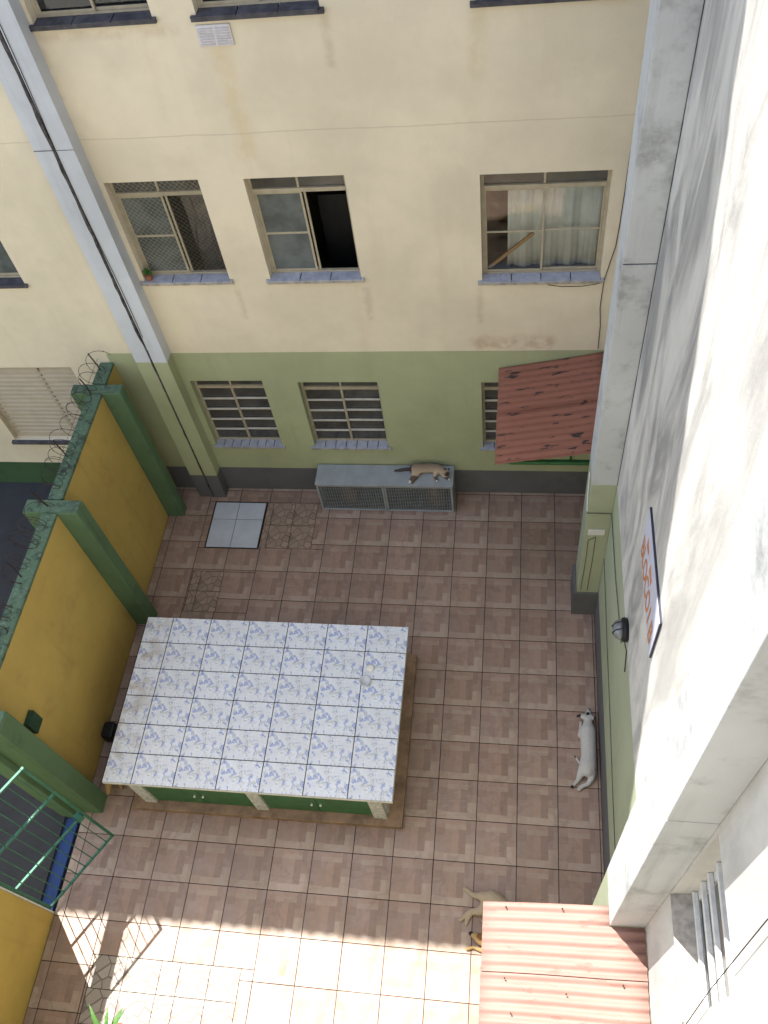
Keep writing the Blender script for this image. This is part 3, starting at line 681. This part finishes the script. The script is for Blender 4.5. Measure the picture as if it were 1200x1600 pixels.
mb.build('coil', 'wire', rz)
for (y, lean) in ((.36, .0), (-.05, .02), (-1.0, .0), (-1.70, -.03), (-2.6, .02), (-3.5, 0)):
    MB().tube([(-5.64, y, 2.62), (-5.66+lean, y, 2.76), (-5.70+lean, y+.01, 2.90)], .008, 6).build('bracket', 'wire', rz)
MB().tube([(-5.66, .44, 2.74), (-5.655, -1.7, 2.72), (-5.66, -4.3, 2.74)], .002, 4).build('strand', 'wire', rz)

# ------------------------------------------------------------------ gate, standing ajar
gt = thing('gate', 'green barred metal gate standing ajar at the left opening', 'gate')
hx, hy, fx, fy = -5.545, -5.355, -5.03, -4.515
d = Vector((fx-hx, fy-hy, 0)); Lg = d.length; d.normalize(); nrm = Vector((-d.y, d.x, 0))
def gp_(t, z, o=0): p = Vector((hx, hy, 0))+d*t+nrm*o; return (p.x, p.y, z)
def gbar(t0, z0, t1, z1, w, name):
    a, b = Vector(gp_(t0, z0)), Vector(gp_(t1, z1)); ax = (b-a).normalized(); s = nrm*w; q = ax.cross(nrm)*w
    mb = MB(); mb.hexa([a-s-q, a+s-q, a-s+q, a+s+q, b-s-q, b+s-q, b-s+q, b+s+q]); return mb.build(name, 'gate', gt, .002)
for t in (.018, Lg-.018): gbar(t, .085, t, 2.43, .015, 'stile')
for z in (.10, .96, 1.69, 2.415): gbar(.036, z, Lg-.036, z, .0125, 'rail')
for i in range(1, 9):
    t = Lg*i/9; gbar(t, .115, t, 2.40, .005, 'bar')
gbar(Lg-.10, .98, Lg-.037, .98, .04, 'lock')

# ------------------------------------------------------------------ tiled island with cupboards
isl = thing('tiled_island', 'long counter topped with blue flower tiles and green cupboard doors below', 'counter')
tx0, tx1, ty0, ty1, tz = -4.965, -1.745, -4.165, -2.125, .90
MB().box(tx0, tx1, ty0, ty1, tz-.055, tz-.010).build('slab', 'flowerside', isl, .003)
MB().box(tx0+.004, tx1-.004, ty0+.004, ty1-.004, tz-.0099, tz-.006).build('grout_bed', 'tablegrout', isl)
cw = (tx1-tx0)/6.69; xs = [tx0]+[tx0+cw*(.69+i) for i in range(7)]; dh = (ty1-ty0)/6
def ftile(w, dd): return MB().box(-w/2+.0048, w/2-.0048, -dd/2+.0048, dd/2-.0048, -.0055, 0).mesh('tile')
fm = ftile(cw, dh); fm.materials.append(MT['flower']); fc = ftile(cw*.69, dh); fc.materials.append(MT['flower'])
for i in range(7):
    for j in range(6):
        o = link('tile', fc if i == 0 else fm, isl, .0015); o.location = ((xs[i]+xs[i+1])/2, ty0+dh*(j+.5), tz+random.uniform(-.0003, .0006))
        o.rotation_euler = (random.gauss(0, .0012), random.gauss(0, .0012), 0)
MB().box(-4.90, -1.715, -4.20, -2.09, -.006, .095).build('plinth', 'plinth', isl, .006)
MB().box(-4.72, -1.915, -4.06, -2.2, .0955, tz-.056).build('carcass', 'flowerside', isl)
for (a, b) in ((-4.745, -4.60), (-3.395, -3.25), (-2.04, -1.89)): MB().box(a, b, -4.125, -4.061, .0955, tz-.0555).build('pillar', 'greytile', isl, .003)
MB().box(-1.914, -1.875, -4.06, -2.25, .0955, tz-.0555).build('end_panel', 'greytile', isl, .003)
for (a, b) in ((-4.60, -3.395), (-3.25, -2.04)):
    m = (a+b)/2
    for (p, q, kx) in ((a+.004, m-.003, m-.05), (m+.003, b-.004, m+.05)):
        dr = MB().box(p, q, -4.10, -4.0605, .12, tz-.07).build('door', 'cabgreen', isl, .003)
        MB().tube([(kx, -4.10, .44), (kx, -4.118, .44), (kx, -4.13, .44), (kx, -4.135, .44)], [.006, .012, .014, .008], 10).build('knob', 'knob', dr, smooth=True)
ash = thing('glass_ashtray', 'round clear glass ashtray on the flower-tiled counter', 'ashtray')
MB().lathe([(.05, 0), (.062, .02), (.066, .035), (.056, .035), (.045, .012), (.005, .010)], (-2.18, -2.84, tz+.001), 24).build('bowl', 'glassy', ash, smooth=True)
tag(MB().lathe([(.048, 0), (.05, .004), (.03, .007), (.004, .008)], (-2.14, -2.67, tz+.001), 24).build('small_lid', 'knob', smooth=True), 'small white round saucer lying beside the glass ashtray', 'lid')  # loose white lid lying flat on the counter
bag = MB(); bag.box(-5.49, -5.34, -3.42, -3.22, .0, .2); o = bag.build('black_bag', 'black', bevel=.03); tag(o, 'black bag squeezed between the yellow wall and counter', 'bag')

# ------------------------------------------------------------------ grey mesh cabinet
cg = thing('mesh_cabinet', 'low grey cabinet with two wire mesh doors against the far wall', 'cabinet')
c0, c1, d0, d1, ch = -3.25, -1.375, .135, .478, .62
MB().box(c0-.008, c1+.008, d0-.008, d1, ch-.018, ch).build('top', 'cage', cg, .003)
for (a, b) in ((c0, c0+.02), (c1-.02, c1)): MB().box(a, b, d0+.022, d1-.002, .002, ch-.0185).build('side_panel', 'cage', cg)
MB().box(c0+.0205, c1-.0205, d1-.02, d1-.004, .03, ch-.0185).build('back_panel', 'slate_shade', cg); MB().box(c0+.0205, c1-.0205, d0+.022, d1-.0205, .003, .03).build('bottom', 'slate_shade', cg)  # dark back and bottom stand in for the cabinet's inner shade
cm = (c0+c1)/2
for (a, b) in ((c0+.004, cm-.004), (cm+.004, c1-.004)):
    mb = MB(); f = .026; zb, zt = .012, ch-.022
    mb.box(a, a+f, d0-.004, d0+.02, zb, zt); mb.box(b-f, b, d0-.004, d0+.02, zb, zt); mb.box(a+f, b-f, d0-.004, d0+.02, zb, zb+f); mb.box(a+f, b-f, d0-.004, d0+.02, zt-f, zt)
    dr = mb.build('door', 'cage', cg, .002)
    mb = MB(); x = a+f; s = .034
    while x < b-f: mb.box(x-.0022, x+.0022, d0+.004, d0+.008, zb+f, zt-f); x += s
    z = zb+f
    while z < zt-f: mb.box(a+f, b-f, d0+.0085, d0+.0125, z-.0022, z+.0022); z += s
    mb.build('wire_mesh', 'mesh', dr)
for (x, lab) in ((-2.86, 'dull brown gas cylinder dimly seen behind the left mesh door'), (-1.62, 'dull brown gas cylinder dimly seen behind the right mesh door')):
    gc = thing('gas_cylinder', lab, 'gas cylinder', 'cylinders inside the mesh cabinet')
    MB().lathe([(.10, .0), (.12, .03), (.125, .10), (.125, .30), (.10, .38), (.04, .41), (.03, .42)], (x, .31, .031), 20).build('tank', 'cyl', gc, smooth=True)
    MB().lathe([(.02, 0), (.025, .03), (.035, .035), (.035, .06), (.01, .065)], (x, .31, .452), 12).build('valve', 'cylv', gc)

# ------------------------------------------------------------------ animals: one continuous body each
def animal(name, label, cat, chains, paint, voxel=.009, group=None, smooth=6):
    bm = bmesh.new()
    for ch in chains:
        for (p, q) in zip(ch, ch[1:]):
            a, b = Vector(p[:3]), Vector(q[:3]); L = (b-a).length; n = max(1, int(L/(min(p[3], q[3])*.35)))
            for i in range(n+1):
                t = i/n; r = p[3]+(q[3]-p[3])*t; c = a.lerp(b, t)
                sz = (p[4] if len(p) > 4 else 1.)+((q[4] if len(q) > 4 else 1.)-(p[4] if len(p) > 4 else 1.))*t
                bmesh.ops.create_icosphere(bm, subdivisions=2, radius=1, matrix=Matrix.Translation(c) @ Matrix.Diagonal((r, r, r*sz, 1)))
    me = bpy.data.meshes.new(name); bm.to_mesh(me); bm.free()
    t = bpy.data.objects.new('tmp', me); COL.objects.link(t)
    md = t.modifiers.new('r', 'REMESH'); md.mode = 'VOXEL'; md.voxel_size = voxel
    ms = t.modifiers.new('s', 'SMOOTH'); ms.iterations = smooth; ms.factor = .5
    bpy.context.view_layer.update()
    m2 = bpy.data.meshes.new_from_object(t.evaluated_get(bpy.context.evaluated_depsgraph_get())); bpy.data.objects.remove(t)
    m2.name = name; ca = m2.color_attributes.new('coat', 'FLOAT_COLOR', 'POINT')
    for v in m2.vertices: ca.data[v.index].color = (*paint(v.co), 1)
    m2.polygons.foreach_set('use_smooth', [True]*len(m2.polygons)); m2.materials.clear(); m2.materials.append(MT['fur'])
    return tag(link(name, m2), label, cat, group)
def close(co, p, r): return (co-Vector(p)).length < r
WH = (.56, .54, .50); BK = (.02, .018, .017)
def wd_paint(c):
    for (p, r) in (((.379, -2.695, .09), .019), ((.348, -2.765, .135), .024), ((.232, -2.79, .105), .046), ((.262, -2.875, .10), .024), ((.44, -2.815, .11), .034), ((.19, -3.245, .035), .03), ((.15, -3.605, .02), .03)):
        if close(c, p, r): return BK if r < .031 else (.05, .045, .045)
    return WH
animal('dog', 'white dog with black ears stretched out along the right wall', 'dog', [
    [(.365, -2.695, .075, .020), (.362, -2.735, .082, .033), (.352, -2.785, .09, .050), (.350, -2.82, .092, .054), (.350, -2.88, .09, .055), (.345, -2.96, .09, .092, .9), (.345, -3.10, .09, .094, .9), (.345, -3.26, .088, .088, .92), (.335, -3.37, .09, .100, .9), (.335, -3.43, .08, .072)],
    [(.315, -2.81, .12, .032), (.268, -2.792, .115, .028, .6), (.225, -2.795, .10, .014, .6)], [(.385, -2.80, .11, .030), (.43, -2.815, .11, .018)],
    [(.30, -2.96, .08, .055), (.262, -3.01, .055, .036), (.265, -2.93, .035, .022), (.272, -2.87, .03, .018), (.275, -2.84, .024, .020)],
    [(.285, -3.40, .07, .062), (.25, -3.47, .05, .042), (.225, -3.53, .035, .026), (.19, -3.57, .028, .020), (.158, -3.605, .022, .020)],
    [(.375, -3.43, .07, .055), (.375, -3.50, .05, .038), (.335, -3.565, .035, .026), (.275, -3.59, .03, .025), (.235, -3.625, .025, .025)],
    [(.28, -3.37, .05, .022), (.235, -3.315, .035, .016), (.19, -3.245, .035, .009)]], wd_paint)
TN = (.40, .30, .19); TD = (.10, .07, .05)
def ct_paint(c):
    if c.x < -1.93 and c.y > .30: return (.075, .062, .055)                       # tail
    if close(c, (-1.415, .225, .64), .022) or close(c, (-1.585, .20, .64), .018) or close(c, (-1.955, .175, .64), .03): return (.62, .58, .52)
    if close(c, (-1.455, .285, .70), .036): return (.075, .05, .04)                 # mask
    for p in ((-1.475, .325, .765), (-1.415, .33, .755)):
        if close(c, p, .028): return (.05, .04, .035)
    if c.y < .255 and c.z < .70: return (.13, .09, .065)                             # legs
    k = max(0., min(1., (c.z-.70)/.06)); return tuple(a*(1-k)+b*k for a, b in zip((.46, .36, .25), (.24, .17, .115)))
animal('cat', 'tan cat with dark tail and face lying on top of the grey cabinet', 'cat', [
    [(-1.90, .37, .685, .068, .95), (-1.80, .375, .69, .070, .95), (-1.68, .385, .69, .068, .95), (-1.58, .375, .685, .062), (-1.52, .345, .69, .050), (-1.475, .315, .70, .046)],
    [(-1.465, .30, .70, .044), (-1.448, .275, .69, .024)],
    [(-1.48, .325, .73, .018), (-1.478, .325, .768, .006)], [(-1.435, .325, .73, .018), (-1.42, .328, .765, .006)],
    [(-1.90, .35, .67, .058), (-1.89, .27, .655, .036), (-1.93, .23, .645, .022), (-1.955, .17, .64, .019)], [(-1.85, .34, .66, .05), (-1.87, .26, .65, .03), (-1.905, .20, .64, .018), (-1.915, .17, .638, .017)],
    [(-1.58, .35, .67, .042), (-1.62, .29, .655, .028), (-1.60, .235, .645, .019), (-1.585, .205, .64, .019)], [(-1.53, .33, .66, .035), (-1.48, .265, .645, .020), (-1.42, .23, .64, .017)],
    [(-1.93, .385, .66, .028), (-2.02, .39, .648, .024), (-2.10, .375, .645, .022), (-2.17, .365, .643, .015)]], ct_paint, .008)
def td_paint(c): return (.42, .33, .23) if c.z > .03 else (.50, .43, .34)
animal('dog', 'tan dog lying half under the terracotta canopy with legs stretched left', 'dog', [
    [(-.70, -4.86, .09, .09), (-.62, -4.93, .10, .105), (-.52, -5.04, .10, .11), (-.42, -5.15, .10, .10), (-.33, -5.24, .10, .07), (-.24, -5.30, .10, .065), (-.15, -5.32, .08, .035)],
    [(-.74, -4.86, .07, .075), (-.83, -4.84, .05, .045), (-.90, -4.835, .035, .030), (-.97, -4.785, .025, .024), (-1.0, -4.77, .02, .022)],
    [(-.74, -4.92, .06, .075), (-.82, -4.99, .05, .050), (-.92, -5.00, .035, .032), (-.99, -5.05, .025, .025), (-1.025, -5.085, .02, .023)],
    [(-.90, -5.0, .03, .024), (-.945, -5.07, .025, .020), (-.965, -5.12, .02, .022)],
    [(-.62, -5.08, .06, .05), (-.70, -5.10, .04, .03), (-.80, -5.08, .025, .018)]], td_paint, .011)
def t2_paint(c):
    if close(c, (-.905, -5.205, .04), .035): return (.04, .03, .025)
    if close(c, (-.80, -5.24, .10), .045): return (.22, .11, .04)
    return (.44, .29, .13)
animal('dog', 'tan dog with dark muzzle peeking out from under the canopy edge', 'dog', [
    [(-.91, -5.21, .04, .024), (-.86, -5.235, .055, .036), (-.80, -5.265, .07, .056), (-.72, -5.30, .08, .055), (-.62, -5.36, .09, .085), (-.48, -5.42, .09, .095), (-.34, -5.46, .09, .09), (-.26, -5.48, .08, .07)],
    [(-.80, -5.235, .11, .02), (-.79, -5.20, .12, .010)], [(-.78, -5.31, .11, .02), (-.77, -5.345, .10, .012)],
    [(-.66, -5.37, .05, .045), (-.78, -5.36, .03, .026), (-.88, -5.335, .022, .019), (-.94, -5.355, .02, .022)],
    [(-.36, -5.46, .05, .06), (-.42, -5.58, .04, .03), (-.52, -5.62, .025, .02)]], t2_paint, .010)
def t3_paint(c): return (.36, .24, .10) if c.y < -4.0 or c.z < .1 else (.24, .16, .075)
animal('dog', 'small yellowish dog half hidden under the left end of the counter', 'dog', [
    [(-5.17, -3.45, .22, .07), (-5.17, -3.6, .22, .08), (-5.18, -3.8, .22, .075), (-5.19, -3.92, .23, .055), (-5.20, -3.99, .23, .050), (-5.19, -4.06, .20, .03), (-5.185, -4.09, .19, .02)],
    [(-5.235, -3.96, .27, .02), (-5.26, -3.95, .29, .010)], [(-5.16, -3.96, .27, .02), (-5.135, -3.95, .29, .010)],
    [(-5.21, -3.84, .17, .04), (-5.215, -3.88, .09, .024), (-5.21, -3.90, .02, .022)], [(-5.14, -3.84, .17, .04), (-5.13, -3.92, .09, .024), (-5.12, -3.97, .02, .022)],
    [(-5.21, -3.50, .17, .05), (-5.22, -3.46, .09, .024), (-5.21, -3.49, .02, .022)], [(-5.13, -3.50, .17, .05), (-5.12, -3.46, .09, .024), (-5.13, -3.49, .02, .022)]], t3_paint, .010)

# ------------------------------------------------------------------ plant at the bottom edge
pl = thing('yucca_plant', 'spiky green leaves of a potted plant at the bottom left', 'plant')
px, py = -4.36, -6.52
MB().lathe([(.11, 0), (.15, .22), (.165, .24), (.165, .27), (.14, .265), (.13, .22)], (px, py, .002), 24).build('pot', 'pot', pl)
MB().tube([(px, py, .22), (px+.01, py, .40), (px, py+.01, .52)], [.02, .017, .014], 8).build('stem', 'wood', pl)
rl = random.Random(4)
LV = [(125, .95, .40), (60, .75, .34), (25, .55, .34), (95, .8, .30), (165, .5, .36), (210, .5, .35), (255, .6, .34), (300, .5, .36), (340, .6, .33), (75, .35, .30), (140, .3, .32), (10, .9, .30)]
for (az, el, ln) in LV:
    a = math.radians(az); mb = MB(); prev = None; n = 7; w0 = .022
    h = Vector((math.cos(a), math.sin(a), 0)); s = Vector((-h.y, h.x, 0))
    for i in range(n+1):
        t = i/n; e = el-.7*t*t; c = Vector((px, py, .52))+h*(ln*t*math.cos(el-.35*t))+Vector((0, 0, ln*t*math.sin(el-.45*t)))
        w = w0*math.sin(math.pi*min(1, .15+.85*t))**.7 if t < 1 else .001
        mb.v += [tuple(c-s*w), tuple(c-Vector((0, 0, w*.35))), tuple(c+s*w)]
        if i:
            b = 3*i-3; mb.f += [(b, b+3, b+4, b+1), (b+1, b+4, b+5, b+2)]; mb.m += [0, 0]
    mb.build('leaf', 'leaf', pl, smooth=True, solid=.0015)
